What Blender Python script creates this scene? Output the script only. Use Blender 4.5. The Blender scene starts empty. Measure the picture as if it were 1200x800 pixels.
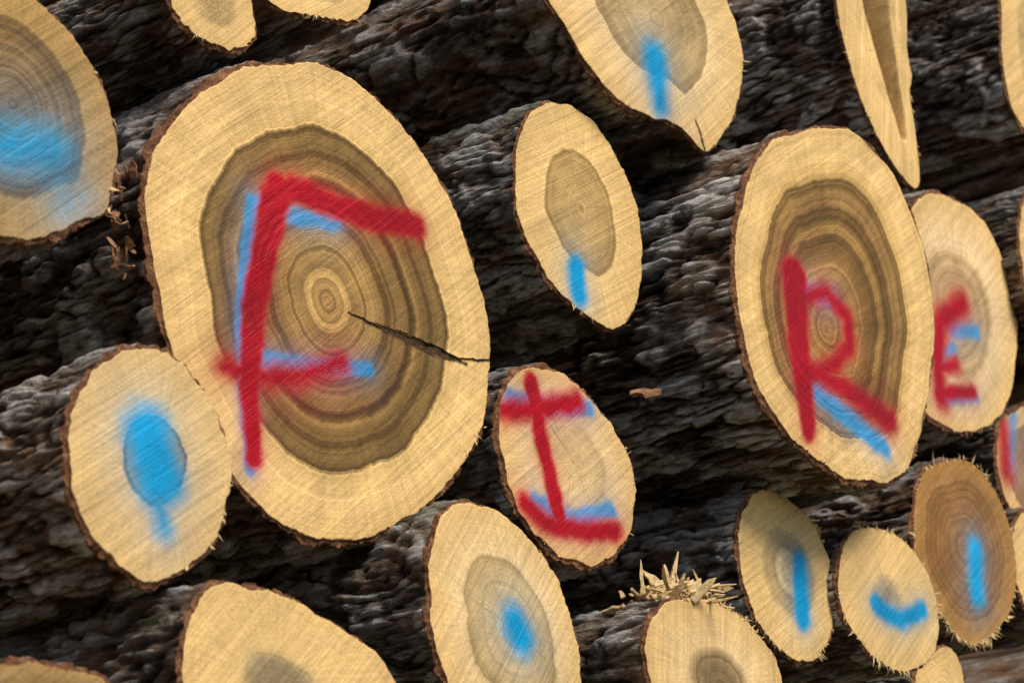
import bpy, numpy as np, math
from mathutils import Vector
# ---------------------------------------------------------------- numpy noise
_p=np.random.default_rng(3).permutation(256); _p=np.concatenate([_p,_p,_p])
_g=np.random.default_rng(4).normal(size=(256,3)); _g/=np.linalg.norm(_g,axis=1)[:,None]
def pn(x,y,z):
    x,y,z=np.broadcast_arrays(x,y,z)
    xi=np.floor(x).astype(int);yi=np.floor(y).astype(int);zi=np.floor(z).astype(int)
    xf=x-xi;yf=y-yi;zf=z-zi
    u=xf*xf*xf*(xf*(xf*6-15)+10);v=yf*yf*yf*(yf*(yf*6-15)+10);w=zf*zf*zf*(zf*(zf*6-15)+10)
    r=0
    for a in (0,1):
        for b in (0,1):
            for c in (0,1):
                g=_g[_p[_p[_p[(xi+a)&255]+((yi+b)&255)]+((zi+c)&255)]]
                dt=g[...,0]*(xf-a)+g[...,1]*(yf-b)+g[...,2]*(zf-c)
                r=r+dt*(u if a else 1-u)*(v if b else 1-v)*(w if c else 1-w)
    return r*1.6
# ---------------------------------------------------------------- node helpers
class NT:
    def __init__(s,name):
        s.m=bpy.data.materials.new(name); s.m.use_nodes=True
        s.t=s.m.node_tree; s.t.nodes.clear()
    def put(s,sock,v):
        if v is None: return
        if isinstance(v,bpy.types.NodeSocket): s.t.links.new(v,sock)
        else: sock.default_value=v
    def math(s,op,a,b=None,c=None,clamp=False):
        nd=s.t.nodes.new('ShaderNodeMath'); nd.operation=op; nd.use_clamp=clamp
        s.put(nd.inputs[0],a); s.put(nd.inputs[1],b)
        if c is not None: s.put(nd.inputs[2],c)
        return nd.outputs[0]
    def vm(s,op,a,b=None,sc=None):
        nd=s.t.nodes.new('ShaderNodeVectorMath'); nd.operation=op
        s.put(nd.inputs[0],a)
        if b is not None: s.put(nd.inputs[1],b)
        if sc is not None: s.put(nd.inputs['Scale'],sc)
        return nd.outputs['Value'] if op in('DOT_PRODUCT','LENGTH') else nd.outputs[0]
    def noise(s,vec=None,scale=5,detail=2,rough=.5,dim='3D',w=None,dist=0):
        nd=s.t.nodes.new('ShaderNodeTexNoise'); nd.noise_dimensions=dim
        if vec is not None: s.put(nd.inputs['Vector'],vec)
        if w is not None: s.put(nd.inputs['W'],w)
        nd.inputs['Scale'].default_value=scale; nd.inputs['Detail'].default_value=detail
        nd.inputs['Roughness'].default_value=rough; nd.inputs['Distortion'].default_value=dist
        return nd.outputs[0]
    def ramp(s,fac,stops,interp='LINEAR'):
        nd=s.t.nodes.new('ShaderNodeValToRGB'); nd.color_ramp.interpolation=interp
        e=nd.color_ramp.elements
        while len(e)<len(stops): e.new(0.5)
        for i,(p,c) in enumerate(stops):
            e[i].position=p; e[i].color=(c[0],c[1],c[2],1) if hasattr(c,'__len__') else (c,c,c,1)
        s.put(nd.inputs[0],fac); return nd.outputs[0]
    def mix(s,f,a,b,mode='MIX'):
        nd=s.t.nodes.new('ShaderNodeMixRGB'); nd.blend_type=mode
        s.put(nd.inputs[0],f)
        for i,v in ((1,a),(2,b)):
            if isinstance(v,(tuple,list)): v=(v[0],v[1],v[2],1)
            s.put(nd.inputs[i],v)
        return nd.outputs[0]
    def attr(s,name,vec=False):
        nd=s.t.nodes.new('ShaderNodeAttribute'); nd.attribute_name=name
        return nd.outputs['Vector'] if vec else nd.outputs['Fac']
    def mr(s,v,a,b,c=0.,d=1.):
        nd=s.t.nodes.new('ShaderNodeMapRange'); nd.clamp=True
        s.put(nd.inputs[0],v)
        for i,x in enumerate((a,b,c,d)): s.put(nd.inputs[1+i],x)
        return nd.outputs[0]
    def obj(s):
        return s.t.nodes.new('ShaderNodeTexCoord').outputs['Object']
    def mapping(s,vec,rot=(0,0,0),scale=(1,1,1),loc=(0,0,0)):
        nd=s.t.nodes.new('ShaderNodeMapping'); s.put(nd.inputs[0],vec)
        nd.inputs['Rotation'].default_value=rot; nd.inputs['Scale'].default_value=scale; nd.inputs['Location'].default_value=loc
        return nd.outputs[0]
    def out(s,col,rough,height=None,dist=.002,spec=.3,strength=1.):
        b=s.t.nodes.new('ShaderNodeBsdfPrincipled'); o=s.t.nodes.new('ShaderNodeOutputMaterial')
        s.put(b.inputs['Base Color'],col if not isinstance(col,tuple) else (*col,1)); s.put(b.inputs['Roughness'],rough)
        b.inputs['Specular IOR Level'].default_value=spec
        if height is not None:
            bp=s.t.nodes.new('ShaderNodeBump'); bp.inputs['Distance'].default_value=dist; bp.inputs['Strength'].default_value=strength
            s.put(bp.inputs['Height'],height); s.t.links.new(bp.outputs[0],b.inputs['Normal'])
        s.t.links.new(b.outputs[0],o.inputs[0]); return s.m
SAP=(.85,.56,.225); SAPC=(.86,.60,.29)
def wood_mat(name,stops,seed,ringf=22,ringamp=.35,heart=.7,saw=None,cracks=(),wob=.05,tint=(1,1,1)):
    s=NT(name); r=np.random.default_rng(seed)
    ob=s.obj(); o=s.mapping(ob,loc=tuple(r.uniform(-9,9,3)))
    rt=s.attr('rt'); cs=s.attr('cs',True)
    seedv=tuple(r.uniform(-20,20,3))
    wn=s.noise(s.vm('ADD',s.vm('SCALE',cs,sc=1.3),seedv),scale=1,detail=3)
    stain=s.noise(o,scale=11,detail=4,rough=.65)
    v=s.math('ADD',rt,s.math('MULTIPLY',s.math('MULTIPLY',s.math('SUBTRACT',wn,.5),wob*3.4),rt))
    v=s.math('ADD',v,s.math('MULTIPLY',s.math('SUBTRACT',stain,.5),.04))
    col=s.ramp(v,stops)
    ring=s.noise(dim='1D',w=s.math('ADD',s.math('MULTIPLY',v,float(ringf)),float(r.uniform(0,50))),scale=1,detail=2.5,rough=.65)
    hm=s.mr(v,heart,heart+.04,1.,.22)
    rv=s.math('MULTIPLY',s.math('SUBTRACT',s.mr(ring,.3,.7),.5),s.math('MULTIPLY',hm,ringamp*1.6))
    fac=s.math('ADD',rv,1.08)
    fr=s.noise(dim='1D',w=s.math('MULTIPLY',v,float(ringf*4.5)),scale=1,detail=1)
    fac=s.math('MULTIPLY',fac,s.mr(fr,.3,.7,.91,1.05))
    ang=saw if saw is not None else r.uniform(.5,1.0)
    so=s.mapping(o,rot=(0,ang,0))
    st=s.noise(s.mapping(so,scale=(4,4,170)),scale=1,detail=3,rough=.75)
    st2=s.noise(s.mapping(so,scale=(2.,2,40)),scale=1,detail=1,rough=.6)
    fac=s.math('MULTIPLY',fac,s.mr(st,.25,.75,.77,1.15))
    fac=s.math('MULTIPLY',fac,s.mr(st2,.3,.7,.91,1.06))
    ray=s.noise(s.vm('ADD',s.vm('SCALE',cs,sc=30.),s.vm('SCALE',(1.,1.,1.),sc=s.math('MULTIPLY',rt,2.))),scale=1,detail=2,rough=.7)
    fac=s.math('MULTIPLY',fac,s.mr(ray,.3,.72,.84,1.08))
    chk=s.mr(s.noise(s.vm('ADD',s.vm('SCALE',cs,sc=13.),seedv),scale=1,detail=2),.65,.70)
    chk=s.math('MULTIPLY',chk,s.mr(rt,.65,.15,0.,.6))
    fine=s.noise(o,scale=430,detail=2,rough=.7)
    fac=s.math('MULTIPLY',fac,s.mr(fine,.25,.75,.83,1.12))
    fac=s.math('MULTIPLY',fac,s.math('ADD',1.,s.math('MULTIPLY',s.math('SUBTRACT',s.mr(stain,.3,.7,.78,1.14),1.),s.mr(hm,.22,1.,.6,1.5))))
    col=s.vm('SCALE',col,sc=fac); col=s.vm('MULTIPLY',col,tint)
    greyst=s.mr(s.noise(o,scale=5,detail=5,rough=.65),.56,.78,0,.35)
    col=s.mix(greyst,col,s.vm('MULTIPLY',col,(.70,.64,.60)))
    col=s.mix(chk,col,(.10,.055,.02))
    crk=None
    for (p0,p1,w) in cracks:
        p0=np.array(p0)/1000;p1=np.array(p1)/1000;L_=np.linalg.norm(p1-p0);dd=(p1-p0)/L_;nn=np.array([-dd[1],dd[0]])
        rel=s.vm('SUBTRACT',ob,(p0[0],0,p0[1]))
        u=s.math('DIVIDE',s.vm('DOT_PRODUCT',rel,(dd[0],0,dd[1])),float(L_))
        vv=s.vm('DOT_PRODUCT',rel,(nn[0],0,nn[1]))
        vv=s.math('ADD',vv,s.math('MULTIPLY',s.math('SUBTRACT',s.noise(o,scale=45,detail=4,rough=.7),.5),.012))
        wd=s.math('MULTIPLY',s.math('MULTIPLY',s.math('SMOOTH_MIN',u,s.math('MULTIPLY',s.math('SUBTRACT',1.,u),2.5),.3),s.mr(ray,.3,.7,.5,1.4)),float(w))
        mk=s.mr(s.math('SUBTRACT',s.math('ABSOLUTE',vv),wd),-.0008,.0022,1.,0.)
        mk=s.math('MULTIPLY',mk,s.math('MULTIPLY',s.math('GREATER_THAN',u,0.),s.math('LESS_THAN',u,1.)))
        crk=mk if crk is None else s.math('MAXIMUM',crk,mk)
    hol=s.attr('hol')
    col=s.mix(s.math('MULTIPLY',hol,.9,clamp=True),col,s.mix(st,(.05,.025,.012),(.30,.16,.07)))
    def paint(col,att,c1,c2):
        d=s.attr(att)
        nz=s.math('ADD',s.math('MULTIPLY',s.math('SUBTRACT',fine,.5),1.7),s.math('MULTIPLY',s.math('SUBTRACT',st,.5),.5))
        nz=s.math('MULTIPLY',nz,s.math('MULTIPLY',d,s.math('SUBTRACT',1.06,d)))
        m=s.math('ADD',s.math('MULTIPLY',d,1.12),s.math('MULTIPLY',nz,1.6),clamp=True)
        c=s.mix(s.mr(d,.5,1.,0.,1.),c1,c2)
        c=s.vm('SCALE',c,sc=s.math('MULTIPLY',s.mr(st,.2,.8,.84,1.15),s.mr(stain,.3,.7,.65,1.2)))
        return s.mix(m,col,c),m
    col,mb=paint(col,'blue',(.02,.34,.60),(.002,.32,.66))
    col,mrd=paint(col,'red',(.52,.004,.014),(.38,.0008,.008))
    pm=s.math('MAXIMUM',mb,mrd)
    rough=s.mr(pm,0,1,.75,.45)
    if crk is not None: col=s.mix(crk,col,s.mix(s.mr(fine,.35,.65),(.015,.007,.003),(.10,.05,.02)))
    h=s.math('ADD',s.math('MULTIPLY',st,1.1),s.math('MULTIPLY',fine,.4))
    h=s.math('ADD',h,s.math('MULTIPLY',st2,.9)); h=s.math('ADD',h,s.math('MULTIPLY',rv,.5))
    if crk is not None: h=s.math('SUBTRACT',h,s.math('MULTIPLY',crk,5.))
    return s.out(col,rough,h,dist=.0015,spec=.18)
def bark_mat(name,seed,moss=.0,warm=.4,grey=1.):
    s=NT(name); r=np.random.default_rng(seed)
    o=s.mapping(s.obj(),loc=tuple(r.uniform(-9,9,3)))
    h=s.attr('bh'); g=grey
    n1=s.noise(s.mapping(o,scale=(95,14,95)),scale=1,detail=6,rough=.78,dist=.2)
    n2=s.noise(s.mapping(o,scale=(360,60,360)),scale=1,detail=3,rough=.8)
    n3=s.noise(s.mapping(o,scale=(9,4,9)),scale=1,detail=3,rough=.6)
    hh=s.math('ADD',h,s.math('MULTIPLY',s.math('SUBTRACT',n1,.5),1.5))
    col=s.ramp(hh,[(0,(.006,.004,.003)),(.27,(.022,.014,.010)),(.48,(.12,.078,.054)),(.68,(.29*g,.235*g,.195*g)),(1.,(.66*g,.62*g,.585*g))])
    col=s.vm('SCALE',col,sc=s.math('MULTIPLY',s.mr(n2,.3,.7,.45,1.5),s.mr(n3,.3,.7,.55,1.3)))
    wm=s.mr(s.noise(s.mapping(o,scale=(24,8,24)),scale=1,detail=4,rough=.75),.57-.12*warm,.65,0,.75)
    col=s.mix(s.math('MULTIPLY',wm,s.mr(h,.15,.6,.1,1.)),col,s.mix(n2,(.08,.032,.014),(.46,.22,.095)))
    li=s.mr(s.noise(s.mapping(o,scale=(46,26,46)),scale=1,detail=5,rough=.8),.57,.61,0,.85)
    col=s.mix(s.math('MULTIPLY',li,s.mr(h,.45,.85)),col,s.mix(s.mr(n2,.3,.7),(.30,.32,.31),(.76,.80,.78)))
    if moss>0:
        mm=s.mr(s.noise(o,scale=13,detail=5,rough=.75),.62-.2*moss,.66,0,.9)
        col=s.mix(mm,col,s.mix(s.mr(n2,.3,.7),(.010,.017,.004),(.13,.17,.05)))
    hh=s.math('ADD',n1,s.math('MULTIPLY',n2,.5))
    return s.out(col,.85,hh,dist=.011,spec=.25)
def simple_mat(name,scale,stops,bump=.004):
    s=NT(name); o=s.obj()
    n=s.noise(o,scale=scale,detail=4,rough=.75)
    return s.out(s.ramp(n,stops),.8,n,dist=bump,spec=.2)
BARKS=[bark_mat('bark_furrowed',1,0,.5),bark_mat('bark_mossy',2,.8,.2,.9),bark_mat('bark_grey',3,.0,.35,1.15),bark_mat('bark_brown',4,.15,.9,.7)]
CUT=simple_mat('bark_cut_edge',130,[(.25,(.03,.012,.006)),(.5,(.17,.07,.03)),(.75,(.42,.22,.11))],.005)
FIB=simple_mat('torn_wood_fibre',90,[(.25,(.42,.26,.11)),(.5,(.68,.48,.23)),(.75,(.84,.66,.38))],.003)
BFIB=simple_mat('torn_bark_fibre',120,[(.25,(.10,.04,.02)),(.5,(.30,.14,.07)),(.75,(.52,.32,.18))],.003)
# ---------------------------------------------------------------- mesh helpers
def make_mesh(name,V,polys,mats,attrs=None,smooth=True):
    me=bpy.data.meshes.new(name); me.vertices.add(len(V)); me.vertices.foreach_set('co',np.asarray(V,np.float32).ravel())
    idx=[];tot=[];mi=[]
    for arr,m in polys:
        arr=np.asarray(arr); idx.append(arr.ravel()); tot.append(np.full(len(arr),arr.shape[1])); mi.append(np.full(len(arr),m))
    idx=np.concatenate(idx);tot=np.concatenate(tot);mi=np.concatenate(mi)
    me.loops.add(len(idx)); me.loops.foreach_set('vertex_index',idx.astype(np.int32))
    me.polygons.add(len(tot)); st=np.concatenate([[0],np.cumsum(tot)[:-1]])
    me.polygons.foreach_set('loop_start',st.astype(np.int32)); me.polygons.foreach_set('loop_total',tot.astype(np.int32))
    for m in mats: me.materials.append(m)
    me.polygons.foreach_set('material_index',mi.astype(np.int32))
    me.polygons.foreach_set('use_smooth',np.full(len(tot),smooth))
    for k,a in (attrs or {}).items():
        if a.ndim==1:
            at=me.attributes.new(k,'FLOAT','POINT'); at.data.foreach_set('value',a.astype(np.float32))
        else:
            at=me.attributes.new(k,'FLOAT_VECTOR','POINT'); at.data.foreach_set('vector',a.astype(np.float32).ravel())
    me.update(calc_edges=True); me.validate()
    ob=bpy.data.objects.new(name,me); bpy.context.scene.collection.objects.link(ob); return ob
def polar(q,N):
    a=np.arctan2(q[:,1],q[:,0]); r=np.hypot(q[:,0],q[:,1]); o=np.argsort(a); a=a[o];r=r[o]
    a3=np.concatenate([a-2*np.pi,a,a+2*np.pi]); r3=np.concatenate([r,r,r])
    th=np.linspace(-np.pi,np.pi,N,endpoint=False)
    m=np.gradient(r3,a3); k=np.clip(np.searchsorted(a3,th,side='right')-1,0,len(a3)-2)
    h=a3[k+1]-a3[k]; t=(th-a3[k])/h
    return th,(2*t**3-3*t**2+1)*r3[k]+(t**3-2*t**2+t)*h*m[k]+(-2*t**3+3*t**2)*r3[k+1]+(t**3-t**2)*h*m[k+1]
def pts(s): return np.array([[float(c) for c in a.split(',')] for a in s.split()])/1000
def seg_density(X,Z,strokes):
    D=np.zeros(X.shape)
    for p,w,soft,st in strokes:
        best=np.full(X.shape,9.); p=pts(p)
        ws=np.linspace(w[0],w[1],len(p)) if hasattr(w,'__len__') else np.full(len(p),w)
        for i in range(len(p)-1):
            a=p[i];b=p[i+1];ab=b-a;L_=(ab**2).sum()+1e-12
            t=np.clip(((X-a[0])*ab[0]+(Z-a[1])*ab[1])/L_,0,1)
            best=np.minimum(best,np.hypot(X-a[0]-t*ab[0],Z-a[1]-t*ab[1])-(ws[i]*(1-t)+ws[i+1]*t))
        D=np.maximum(D,st/(1+np.exp(np.clip(best/soft,-30,30))))
        D=np.maximum(D,.28*st*np.exp(-np.maximum(best,0)/(soft*3+.004)))
    return D
# ---------------------------------------------------------------- measured logs (mm in the plane of the cut ends)
tan=(.54,.36,.14); tanl=(.66,.45,.19)
def ramp(*st): return list(st)+[(.99,(.76,.49,.19))]
L={}
def log(k,y,c,p,**kw): L[k]=dict(y=y/1000,c=(c[0]/1000,c[1]/1000),p=p,**kw)
log('B',-40,(-330,2353),"-75,247 -15,264 62,258 130,226 185,173 228,110 252,46 252,-24 243,-71 209,-127 164,-180 101,-222 30,-253 -28,-257 -85,-239 -142,-197 -183,-143 -215,-84 -236,-16 -247,38 -243,75 -225,118 -192,162 -144,209",
 bt=.006,big=1,bark=0,saw=.75,ringf=26,ringamp=.55,heart=.72,
 stops=ramp((0,(.42,.24,.075)),(.10,(.54,.33,.11)),(.2,(.35,.205,.062)),(.27,(.45,.265,.085)),(.36,(.18,.098,.028)),(.43,(.36,.21,.068)),(.49,(.105,.052,.014)),(.53,(.31,.18,.055)),(.6,(.19,.108,.032)),(.67,(.27,.16,.05)),(.715,(.12,.066,.019)),(.73,(.71,.46,.17)),(.85,SAP)),
 crack=[((30,-6),(212,-13),.008),((201,-11),(250,2),.0012)],
 blue=[("-106,73 -112,14 -114,-59 -107,-119 -94,-202",(.010,.008),.0016,1),("-102,76 -49,77 7,87",.009,.0025,.9),("-98,-90 -36,-78 62,-57",.009,.002,1)],
 red=[("-73,99 -88,31 -99,-46 -101,-117 -90,-191",(.020,.0125),.0025,1),("-82,89 -51,107 -15,109 41,108 129,125",.0160,.0032,1),("-134,-109 -92,-106 -41,-95 22,-61",.0135,.006,1)])
log('C',-160,(-639,2087),"-28,96 10,100 45,82 74,53 90,14 86,-26 69,-68 37,-97 6,-112 -31,-107 -64,-85 -87,-53 -96,-19 -96,18 -80,52 -55,80",
 bt=.005,bark=2,ringf=14,ringamp=.15,heart=.34,stops=ramp((0,(.50,.34,.15)),(.34,(.47,.31,.13)),(.37,(.18,.10,.04)),(.39,(.25,.15,.06)),(.405,SAP)),
 blue=[("-10,18 6,-18",.030,.007,.97),("7,-45 14,-60",.012,.006,.95)])
log('A',-100,(-772,2393),"123,-23 114,-64 83,-95 26,-127 -37,-126 -87,-88 -115,-27 -111,47 -77,102 -25,120 33,106 73,83 104,47",
 bt=.006,bark=3,ringf=18,ringamp=.4,heart=.7,tint=(.62,.55,.42),stops=ramp((0,(.34,.21,.08)),(.4,(.42,.27,.10)),(.68,(.32,.20,.07)),(.72,(.70,.48,.19))),
 blue=[("-5,-44 45,-30",.024,.010,.88),("56,-55 66,-70",.020,.018,.6)])
log('D',-30,(-494,2634),"-59,-23 -47,-37 -24,-49 11,-51 50,-37 64,-17 59,16 45,60 3,77 -41,52 -65,13",bt=.005,bark=3,stops=ramp((0,tan),(.5,tanl),(.6,SAP)))
log('E2',0,(-320,2741),"-77,-54 -33,-55 24,-41 76,-10 86,13 67,54 6,71 -57,38 -87,-18",bt=.005,bark=3,stops=ramp((0,tan),(.5,tanl),(.6,SAP)))
log('F',-60,(209,2892),"-216,-65 -185,-87 -145,-123 -97,-145 -22,-152 47,-144 96,-159 129,-127 169,-69 187,-12 185,37 164,80 114,136 24,159 -99,116 -191,27 -223,-34",
 bt=.005,bark=3,ringf=16,ringamp=.2,heart=.58,stops=ramp((0,(.54,.36,.155)),(.5,(.49,.33,.14)),(.57,(.38,.25,.10)),(.59,SAPC)),
 blue=[("-6,-63 2,-122",(.028,.020),.007,.97)],crack=[((75,-116),(96,-156),.0015)],sharp=1)
log('G',-30,(92,2599),"-49,124 15,128 64,99 104,50 119,-14 112,-72 91,-117 61,-143 10,-141 -44,-124 -89,-90 -119,-46 -124,5 -114,58 -88,101",
 bt=.004,bark=1,ringf=14,ringamp=.2,heart=.55,saw=.6,stops=ramp((0,(.34,.20,.07)),(.05,(.56,.36,.14)),(.5,(.50,.32,.115)),(.55,(.36,.215,.07)),(.57,SAP)),blue=[("-12,-82 -8,-114",.018,.0045,1)])
log('H',-50,(47,2268),"-68,99 -16,103 37,86 82,56 113,17 114,-34 94,-79 48,-113 -11,-120 -62,-106 -104,-72 -124,-29 -131,18 -118,61 -96,84",
 bt=.006,bark=0,ringf=12,ringamp=.12,heart=.5,saw=.7,stops=ramp((0,(.42,.28,.13)),(.04,(.66,.45,.21)),(.5,(.70,.48,.23)),(.6,(.82,.57,.29))),
 blue=[("-108,47 -46,53 29,70",.011,.0025,.97),("-64,-60 -3,-68 66,-43",.011,.0025,.97)],
 red=[("-116,30 -68,44 8,73",.0155,.0045,.98),("-72,75 -49,-1 -25,-67",.0135,.0025,1),("-83,-68 -47,-82 11,-79 75,-65",.0145,.004,1)])
log('R',-130,(452,2522),"-11,282 91,314 173,292 231,241 267,170 272,84 250,-8 213,-101 165,-159 92,-189 5,-196 -84,-173 -152,-131 -186,-69 -199,15 -187,97 -150,179 -91,242",
 bt=.008,big=1,bark=2,saw=.65,ringf=22,ringamp=.5,heart=.74,stops=ramp((0,(.34,.175,.048)),(.3,(.42,.235,.066)),(.4,(.19,.10,.026)),(.5,(.36,.20,.056)),(.56,(.14,.07,.019)),(.62,(.34,.19,.06)),(.735,(.22,.122,.034)),(.75,(.74,.46,.16)),(.88,SAP)),
 blue=[("-46,39 17,46",.013,.004,.85),("-32,-90 52,-112 121,-129",.015,.004,.97)],
 red=[("-66,50 -63,-35 -55,-94 -50,-148",(.028,.017),.0032,1),("-55,25 4,51 51,30 53,-8 9,-49 -50,-76",.015,.0045,.95),("-43,-65 36,-70 97,-81 140,-89",(.015,.021),.005,.97)])
log('J',60,(1116,2781),"-69,187 22,208 113,196 173,139 196,56 179,-37 134,-121 47,-182 -55,-203 -126,-187 -160,-115 -163,8 -144,112",
 bt=.006,bark=2,ringf=14,ringamp=.2,heart=.55,stops=ramp((0,(.48,.33,.16)),(.5,(.56,.38,.18)),(.55,(.68,.47,.23)),(.6,(.84,.60,.33))),
 blue=[("-21,-29 53,-11",.013,.004,.97),("-70,-88 -20,-60",.012,.004,.95),("-62,-154 39,-125",.010,.003,.9)],
 red=[("19,26 -53,-26 -69,-88 -66,-151",.025,.007,.97),("-69,-108 -14,-85",.015,.005,.97),("-75,-148 31,-117",.015,.004,.97)])
log('K',-200,(-531,1904),"-72,75 -24,82 26,79 78,65 127,47 155,24 178,-11 157,-52 84,-83 4,-86 -63,-66 -97,-30 -106,4 -98,41 -85,64",
 bt=.005,bark=3,ringf=12,ringamp=.15,heart=.3,stops=ramp((0,(.3,.22,.12)),(.25,(.45,.33,.17)),(.4,SAP)))
log('L',-120,(-132,2033),"-94,114 -30,124 23,105 70,69 97,24 110,-28 102,-83 62,-115 -16,-117 -79,-92 -116,-48 -129,9 -127,61 -116,94",
 bt=.005,bark=1,ringf=14,ringamp=.2,heart=.6,stops=ramp((0,(.64,.44,.19)),(.5,(.64,.44,.19)),(.58,(.45,.29,.11)),(.6,SAPC)),blue=[("-1,8 12,-7",.020,.006,1)])
log('M',-170,(149,2016),"-64,85 13,92 75,70 114,38 119,-10 83,-53 4,-73 -86,-68 -127,-20 -130,34 -110,65",
 bt=.004,bark=1,ringf=12,ringamp=.3,heart=.4,saw=1.5,stops=ramp((0,(.2,.13,.06)),(.35,(.36,.24,.11)),(.45,SAPC)),fib=(.3,40))
log('N',-40,(478,2229),"-39,100 26,92 72,68 102,18 101,-38 78,-86 29,-114 -26,-109 -77,-76 -104,-23 -106,36 -80,80",
 bt=.004,bark=0,ringf=12,ringamp=.2,heart=.55,stops=ramp((0,(.6,.43,.21)),(.25,(.66,.48,.25)),(.3,(.42,.28,.12)),(.5,(.55,.38,.17)),(.56,SAP)),blue=[("24,13 26,-56",.018,.004,1)],fib=(.35,60))
log('O',-55,(680,2235),"-32,84 51,84 101,55 127,7 116,-54 62,-92 0,-102 -68,-80 -113,-38 -114,18 -84,64",
 bt=.003,bark=0,ringf=12,ringamp=.15,heart=.3,stops=ramp((0,(.42,.28,.14)),(.22,(.58,.42,.21)),(.3,SAP)),blue=[("-28,-19 -3,-29 33,-29 84,-6",.015,.004,1)],fib=(1.,80))
log('P',20,(1017,2382),"-56,117 55,136 123,92 152,31 139,-51 67,-121 -20,-149 -85,-117 -135,-65 -136,22 -106,86",
 bt=.004,bark=3,ringf=14,ringamp=.3,heart=.8,tint=(.56,.43,.29),stops=ramp((0,(.50,.30,.12)),(.75,(.52,.32,.13)),(.85,(.66,.45,.2))),blue=[("32,0 26,-65",.023,.006,.93)],fib=(1.,280))
log('Q',100,(1389,2607),"-37,91 38,122 104,94 134,11 102,-84 25,-129 -55,-118 -108,-59 -113,11 -91,57",bt=.006,bark=3,stops=ramp((0,(.3,.18,.08)),(.7,(.33,.2,.09)),(.75,SAP)),
 red=[("-84,56 -84,-30",.022,.007,.9)],blue=[("-48,78 -71,-12",.014,.005,.8)])
log('S',20,(1381,3343),"-110,77 -122,-9 -126,-107 -106,-162 -57,-192 32,-176 130,-75 179,61 155,189 68,221 -44,172",bt=.006,bark=0,stops=ramp((0,tan),(.5,tanl),(.6,SAP)))
log('T',-20,(821,3099),"-130,61 -97,132 -21,202 50,196 70,116 74,-14 72,-115 69,-203 30,-203 -14,-176 -71,-119 -113,-38",bt=.003,bark=2,saw=1.45,stops=ramp((0,SAP),(.6,SAP)),
 hol=[("-34,190 -16,52 10,-40 36,-125",(.046,.008),.004,1)],sharp=1,fib=(.6,30),name='split_log')
log('V',20,(927,2154),"-12,59 45,66 67,23 54,-40 -17,-74 -69,-46 -69,13",bt=.004,bark=3,stops=ramp((0,tanl),(.5,SAP)))
log('W',-220,(-779,1841),"-46,31 -7,39 34,39 64,32 87,1 73,-34 9,-55 -53,-51 -86,-18 -75,15",bt=.006,bark=3,stops=ramp((0,tan),(.7,tan),(.8,tanl)),tint=(.6,.55,.5))
log('X',56,(1311,2410),"-54,83 55,92 94,2 51,-89 -53,-80 -94,-8",bt=.005,bark=3,stops=ramp((0,tan),(.6,SAP)))
log('Y',28,(1378,2945),"-72,94 35,137 115,93 126,-14 47,-129 -54,-142 -97,-66 -102,23",bt=.006,bark=3,stops=ramp((0,tan),(.6,SAP)))
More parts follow.
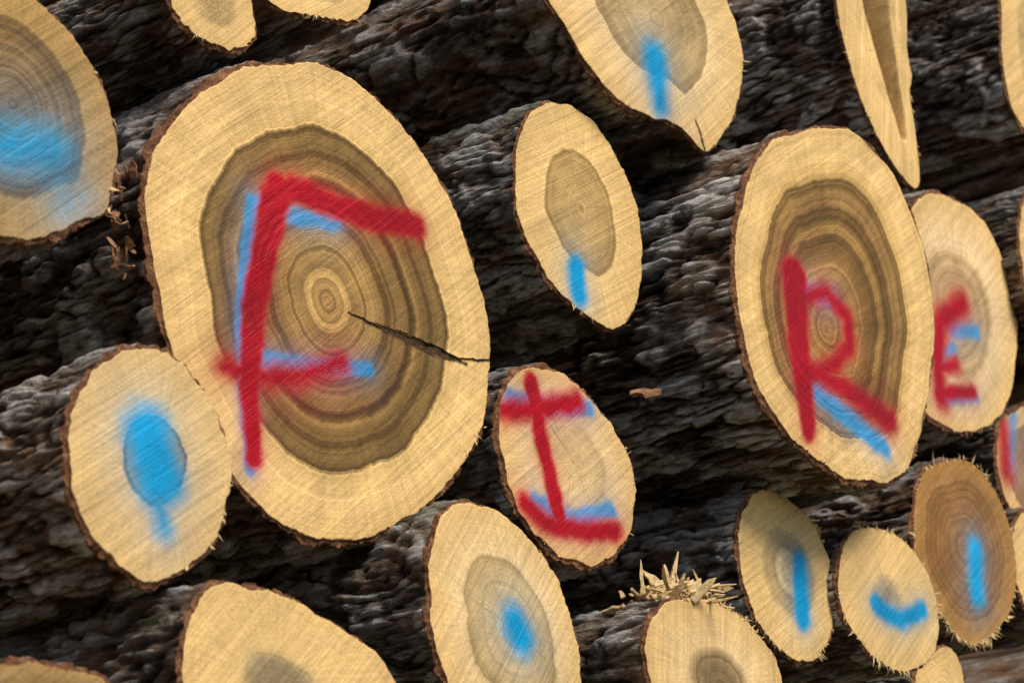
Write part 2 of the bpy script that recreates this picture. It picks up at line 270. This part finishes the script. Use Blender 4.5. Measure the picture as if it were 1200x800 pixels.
# ---------------------------------------------------------------- log builder
def build_log(k,S,seed):
    r=np.random.default_rng(seed); y0=S['y']; poly=pts(S['p'])
    big=S.get('big',0); N=560 if big else 360; M=140 if big else 84
    th,R=polar(poly,N); ct,sn=np.cos(th),np.sin(th)
    Rm=R.mean(); off=r.uniform(-50,50,3)
    if not S.get('sharp'): R=R*(1+.014*pn(ct*2.5+off[0],sn*2.5,0*ct))
    R=R+.0016*pn(ct*Rm*90+off[1],sn*Rm*90,0*ct)+.0012*pn(ct*Rm*220+off[1],sn*Rm*220,0*ct)
    bt=S['bt']*(1+.6*pn(ct*5+off[2],sn*5,0*ct))
    s=np.concatenate([np.arange(.0,.62,.0045),.62+np.cumsum(np.linspace(.006,.3,16))])
    sh=r.uniform(-.03,.03,2)*(0 if big else 1)
    TH,SS=np.meshgrid(th,s); CT,SN=np.cos(TH),np.sin(TH)
    f=54/(1 if Rm<.15 else 1.15)
    X=CT*Rm*f; Y=SN*Rm*f; Z=SS*f*.10
    wx=pn(X*.3+off[0],Y*.3,Z*1.5)*1.3; wy=pn(X*.3,Y*.3+off[1],Z*1.5+9)*1.3
    fx_=pn(X*1.2+off[2],Y*1.2,Z*5)*.45
    n1=pn(X+wx+fx_+off[0],Y+wy+fx_+off[1],Z+off[2]); n2=pn(X*2+off[1]+wy,Y*2+wx,Z*2.4+off[0]); n3=pn(X*3.6,Y*3.6+off[2],Z*13)
    h=np.clip(np.abs(n1)*4.2,0,1)**.55*.66+np.clip(np.abs(n2)*3.8,0,1)**.55*.34
    # plates break off across the grain here and there
    lay=pn(X*.5+off[2]+wx*.3,Y*.5,Z*3.); step=1/(1+np.exp(-np.clip(lay*34,-30,30)))
    h=np.clip(h*(.60+.40*step)+n3*.14,0,1.1)
    amp=min(.013,.036*Rm**.6)
    calm=.4+.6*np.clip(SS/.035,0,1)
    disp=(h-.80)*amp*1.6*calm+.012*pn(X*.10+off[0],Y*.10,Z*.6)*Rm*1.5
    Rs=R[None]+disp
    sides=np.stack([Rs*CT+sh[0]*SS,SS,Rs*SN+sh[1]*SS],-1)
    tb=1-bt/R
    rings=[];rtv=[]
    for t in np.linspace(.004,1,M):
        rr=R*tb*t; rings.append(np.stack([rr*ct,0*ct,rr*sn],-1)); rtv.append(np.full(N,t))
    nf=len(rings)
    for t in (.15,.5,.85):
        rr=R*tb*(1-t)+np.maximum(Rs[0],R*tb+.001)*t
        rings.append(np.stack([rr*ct,.0025*pn(ct*Rm*60+off[0],sn*Rm*60,0*ct+t*3)+.0015+.002*t,rr*sn],-1)); rtv.append(np.full(N,1.))
    Rs[0]=np.maximum(Rs[0],R*tb+.001)
    sides[0,:,0]=Rs[0]*ct; sides[0,:,2]=Rs[0]*sn
    sides[0,:,1]+=.004+.003*pn(ct*Rm*50,sn*Rm*50+off[0],0*ct)
    for q in range(1,8): sides[q,:,1]=np.maximum(sides[q,:,1],sides[q-1,:,1]+.002)
    F=np.array(rings); nr=len(F); fx,fz=F[...,0],F[...,2]
    wobx=.003*pn(fx*60,fz*60,0*fx+off[0]); wobz=.003*pn(fx*60+7,fz*60,0*fx+off[0])
    red=seg_density(fx+wobx,fz+wobz,S.get('red',[])); blue=seg_density(fx+wobx,fz+wobz,S.get('blue',[])); hol=np.clip(seg_density(fx,fz,S.get('hol',[]))*1.4-.4,0,1) if 'hol' in S else 0*fx
    F[...,1]+=hol*.05
    F[:nf,:,1]+=.0012*pn(fx[:nf]*18+off[0],fz[:nf]*18,0*fx[:nf])
    V=np.concatenate([F.reshape(-1,3),sides.reshape(-1,3)])
    R_=nr+len(s); i=np.arange(N); j=(i+1)%N
    def quads(a0,a1):
        a=np.arange(a0,a1)[:,None]*N
        return np.stack([a+i,a+j,a+N+j,a+N+i],-1).reshape(-1,4)
    polys=[(quads(0,nf-1),0),(quads(nf-1,nr+1),1),(quads(nr+1,R_-1),2),(i[::-1][None],0),(((R_-1)*N+i)[None],1)]
    nv=len(V); ns=sides.shape[0]*N; z=np.zeros(ns)
    at=dict(rt=np.concatenate([np.array(rtv).ravel(),z+1]),cs=np.concatenate([np.tile(np.stack([ct,0*ct,sn],-1),(nr,1)),np.zeros((ns,3))]),
            red=np.concatenate([red.ravel(),z]),blue=np.concatenate([blue.ravel(),z]),hol=np.concatenate([hol.ravel(),z]),
            bh=np.concatenate([np.full(nr*N,.4),h.ravel()]))
    ang0,cnt=S.get('fib',(.2,8)); VV=[];FF=[];MM=[]
    cl=r.normal(-1.4,.9,6)
    for q in range(cnt):
        if ang0>=1 and r.random()<.45: a=r.uniform(-np.pi,np.pi)
        elif ang0==.3: a=r.normal(1.3,.5)
        else: a=cl[r.integers(6)]+r.normal()*.12
        jj=int(((a+np.pi)%(2*np.pi))/(2*np.pi)*N)%N
        rr=R[jj]*tb[jj]*r.uniform(.97,1.01); base=np.array([rr*ct[jj],-.001,rr*sn[jj]])
        dr=np.array([ct[jj]+r.normal()*.35,r.normal()*.5-.1,sn[jj]+r.normal()*.35-.1]); dr/=np.linalg.norm(dr)
        ln=r.uniform(.003,.009)*(1.5 if ang0>=1 else 1); w=r.uniform(.0004,.0012)*(1 if r.random()<.8 else 2.2)
        tg=np.cross(dr,[0,1,0]); tg/=np.linalg.norm(tg)+1e-9; bend=r.normal(size=3)*ln*.3
        b0=nv+len(VV)
        VV+=[base-tg*w,base+tg*w,base+dr*ln*.55+bend*.4+tg*w*.7,base+dr*ln*.55+bend*.4-tg*w*.7,base+dr*ln+bend]
        FF.append([b0,b0+1,b0+2,b0+3]); MM.append([b0+3,b0+2,b0+4])
    V=np.concatenate([V,np.array(VV)]); polys+=[(np.array(FF),3),(np.array(MM),3)]
    for kk,a in at.items(): at[kk]=np.concatenate([a,np.zeros((len(VV),)+a.shape[1:])])
    wm=wood_mat('cut_wood_'+k,S['stops'],seed,ringf=S.get('ringf',14),ringamp=S.get('ringamp',.2),heart=S.get('heart',.5),saw=S.get('saw'),cracks=S.get('crack',()),tint=S.get('tint',(1,1,1)))
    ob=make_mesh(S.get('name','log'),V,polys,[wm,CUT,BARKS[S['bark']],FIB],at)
    ob.location=(S['c'][0],y0,S['c'][1])
for n,k in enumerate(L): build_log(k,L[k],100+n)
# ---------------------------------------------------------------- splinters and bark scraps
def shards(name,items,mat,seed,curl=.12):
    r=np.random.default_rng(seed); V=[];Fq=[]
    for base,dr,ln,w,tk in items:
        base=np.array(base,float);dr=np.array(dr,float);dr/=np.linalg.norm(dr)
        t1=np.cross(dr,r.normal(size=3));t1/=np.linalg.norm(t1);t2=np.cross(dr,t1)
        bend=r.normal(size=3)*ln*curl; b0=len(V); K=6
        for q in range(K):
            u=q/(K-1); c=base+dr*ln*u+bend*u*u+r.normal(size=3)*w*.08; ww=w*(1-u**4)**.7*r.uniform(.7,1.1)+w*.12; tt=tk*(1-u*.6)
            V+=[c-t1*ww-t2*tt,c+t1*ww-t2*tt,c+t1*ww*.8+t2*tt,c-t1*ww*.8+t2*tt]
        for q in range(K-1):
            for e in range(4):
                f=(e+1)%4; Fq.append([b0+q*4+e,b0+q*4+f,b0+q*4+4+f,b0+q*4+4+e])
        Fq.append([b0,b0+3,b0+2,b0+1]); e=b0+(K-1)*4; Fq.append([e,e+1,e+2,e+3])
    V=np.array(V); c=V.mean(0)
    ob=make_mesh(name,V-c,[(np.array(Fq),0)],[mat],smooth=False); ob.location=c; return ob
r=np.random.default_rng(5); it=[]
for q in range(100):
    x=r.uniform(.06,.155); big_=r.random()<.28
    it.append(((x,-.15+r.uniform(-.02,.05),2.088+(x-.05)*.1+r.uniform(0,.024)),(r.normal()*.6+.7,r.normal()*.5,r.uniform(-.3,.75)),r.uniform(.018,.046),r.uniform(.0035,.007) if big_ else r.uniform(.0008,.0028),r.uniform(.001,.003)))
shards('wood_splinters',it,FIB,1)
shards('wood_sliver',[((.048,-.15,1.955),(-.10,0,1),.085,.006,.003)],FIB,2,.03)
it=[((r.uniform(-.598,-.57),-.03+r.uniform(0,.02),r.uniform(2.31,2.42)),(-r.uniform(.1,.8),-r.uniform(0,.7),r.normal()*.7),r.uniform(.008,.022),r.uniform(.001,.004),.001) for q in range(36)]
shards('torn_bark_shreds',it,BFIB,3)
shards('bark_chip',[((.222,-.03,2.400),(.15,.9,.25),.05,.015,.003)],BFIB,4)
# ---------------------------------------------------------------- rest of the stack
circ=[]
for S in L.values():
    q=pts(S['p']); m=q.mean(0); circ.append((S['c'][0]+m[0],S['c'][1]+m[1],np.hypot(*(q-m).T).max()*.97))
fill=[]; rr_=np.random.default_rng(11)
for R0,tries in ((.25,1500),(.19,3000),(.14,5000),(.10,8000),(.06,9000),(.04,9000)):
    for _ in range(tries):
        x=rr_.uniform(-3.2,4.5); z=rr_.uniform(.02+R0,4.2-R0); a=np.array(circ)
        g=(np.hypot(a[:,0]-x,a[:,1]-z)-a[:,2]).min()
        if g>R0*.85:
            rad=min(g,R0*1.25,z); circ.append((x,z,rad)); fill.append((x,z,rad*.985))
Vb=[];Q=[];att={'rt':[],'bh':[],'cs':[]};N=56;base=0;Pf=[];Pc=[];Ps=[];s=np.array([0,.02,.05,.08,.12,.16,.2,.25,.3,.36,.42,.5,.6,.75,1.,1.5,2.2,2.9])
for (x,z,rad) in fill:
    # small filler logs added between the front ones, set back to block light
    mid=(-1.15<x<1.9) and (1.55<z<3.75)
    y0=rr_.uniform(.5,.8) if mid else rr_.uniform(-.03,.12)
    th=np.linspace(-np.pi,np.pi,N,endpoint=False); o=rr_.uniform(-40,40,3)
    Rr=rad*(1+.03*pn(np.cos(th)*1.5+o[0],np.sin(th)*1.5,0*th))
    TH,SS=np.meshgrid(th,s); X=np.cos(TH)*rad*35;Y=np.sin(TH)*rad*35
    h=np.clip(np.abs(pn(X+o[0],Y+o[1],SS*6))*2.3,0,1)**.6; Rs=Rr[None]-.012*(1-h)*min(1,rad/.1)
    fr_=[.01,.25,.5,.75,.93]; rows=[np.stack([x+Rr*t*np.cos(th),np.full(N,y0),z+Rr*t*np.sin(th)],-1) for t in fr_]
    side=np.stack([x+Rs*np.cos(TH),y0+SS,z+Rs*np.sin(TH)],-1)
    Vb.append(np.concatenate([np.array(rows).reshape(-1,3),side.reshape(-1,3)]))
    att['rt'].append(np.concatenate([np.repeat(fr_,N),np.ones(side.shape[0]*N)])); att['bh'].append(np.concatenate([np.full(5*N,.4),h.ravel()]))
    att['cs'].append(np.tile(np.stack([np.cos(th),0*th,np.sin(th)],-1),(5+len(s),1)))
    i=np.arange(N);j=(i+1)%N
    def qd(a0,a1):
        a=np.arange(a0,a1)[:,None]*N+base
        return np.stack([a+i,a+j,a+N+j,a+N+i],-1).reshape(-1,4)
    Pf.append(qd(0,4));Pc.append(qd(4,5));Ps.append(qd(5,4+len(s))); Q.append(base+i[::-1]);Q.append(base+(4+len(s))*N+i)
    base+=(5+len(s))*N
FW=wood_mat('cut_wood_stack',ramp((0,(.45,.3,.13)),(.5,(.46,.31,.13)),(.56,(.40,.26,.11)),(.6,SAP)),77)
pile=make_mesh('log_pile_with_filler',np.concatenate(Vb),[(np.concatenate(Pf),0),(np.concatenate(Pc),1),(np.concatenate(Ps),2),(np.array(Q),0)],[FW,CUT,BARKS[3]],{k:np.concatenate(v) for k,v in att.items()})
sky_block=bpy.data.objects.new('log_pile_with_filler',pile.data); bpy.context.scene.collection.objects.link(sky_block); sky_block.location=(1.3,3.3,0)  # unseen second stack, added behind to block sky through the gaps
# ---------------------------------------------------------------- ground
g=np.concatenate([-np.geomspace(150,1,28),np.linspace(-.9,.9,12),np.geomspace(1,150,28)])
GX,GY=np.meshgrid(g,g); GZ=.04*pn(GX*.8,GY*.8,0*GX)+.02*pn(GX*3,GY*3,0*GX)-.03
n=len(g); a=np.arange(n-1)[:,None]*n+np.arange(n-1)[None]
s=NT('forest_soil'); o=s.obj(); n1=s.noise(o,scale=3,detail=8,rough=.7); n2=s.noise(o,scale=.4,detail=5)
c=s.mix(s.mr(n2,.4,.6),s.ramp(n1,[(.3,(.04,.027,.016)),(.7,(.15,.105,.065))]),s.ramp(n1,[(.3,(.02,.035,.01)),(.7,(.08,.11,.035))]))
gm=s.out(c,.95,n1,dist=.05)
make_mesh('ground',np.stack([GX,GY,GZ],-1).reshape(-1,3),[(np.stack([a,a+1,a+1+n,a+n],-1).reshape(-1,4),0)],[gm])
# ---------------------------------------------------------------- light
w=bpy.data.worlds.new("World"); bpy.context.scene.world=w; w.use_nodes=True
nt=w.node_tree; sky=nt.nodes.new('ShaderNodeTexSky'); sky.sky_type='NISHITA'; sky.sun_disc=False
sd=Vector((-.08,-.80,.93)).normalized()
sky.sun_elevation=math.asin(sd.z); sky.sun_rotation=math.atan2(sd.x,sd.y)
nt.links.new(sky.outputs[0],nt.nodes['Background'].inputs[0]); nt.nodes['Background'].inputs[1].default_value=.11
ld=bpy.data.lights.new('sun','SUN'); ld.energy=4.0; ld.angle=math.radians(24); ld.color=(1,.925,.80)
lo=bpy.data.objects.new('sun',ld); bpy.context.scene.collection.objects.link(lo); lo.rotation_euler=sd.to_track_quat('Z','Y').to_euler(); lo.location=(0,-4,8)
# ---------------------------------------------------------------- camera
cd=bpy.data.cameras.new('camera'); co=bpy.data.objects.new('camera',cd); bpy.context.scene.collection.objects.link(co)
cd.sensor_width=23.5; cd.lens=52.23; cd.clip_end=500; co.location=(-1.824,-1.614,1.5)
co.rotation_euler=(math.radians(110.5),0,math.radians(-48.5))
cd.dof.use_dof=True; cd.dof.aperture_fstop=6.3; cd.dof.focus_distance=2.5
bpy.context.scene.camera=co
vs=bpy.context.scene.view_settings; vs.view_transform='Standard'; vs.look='None'; vs.exposure=0; vs.gamma=1
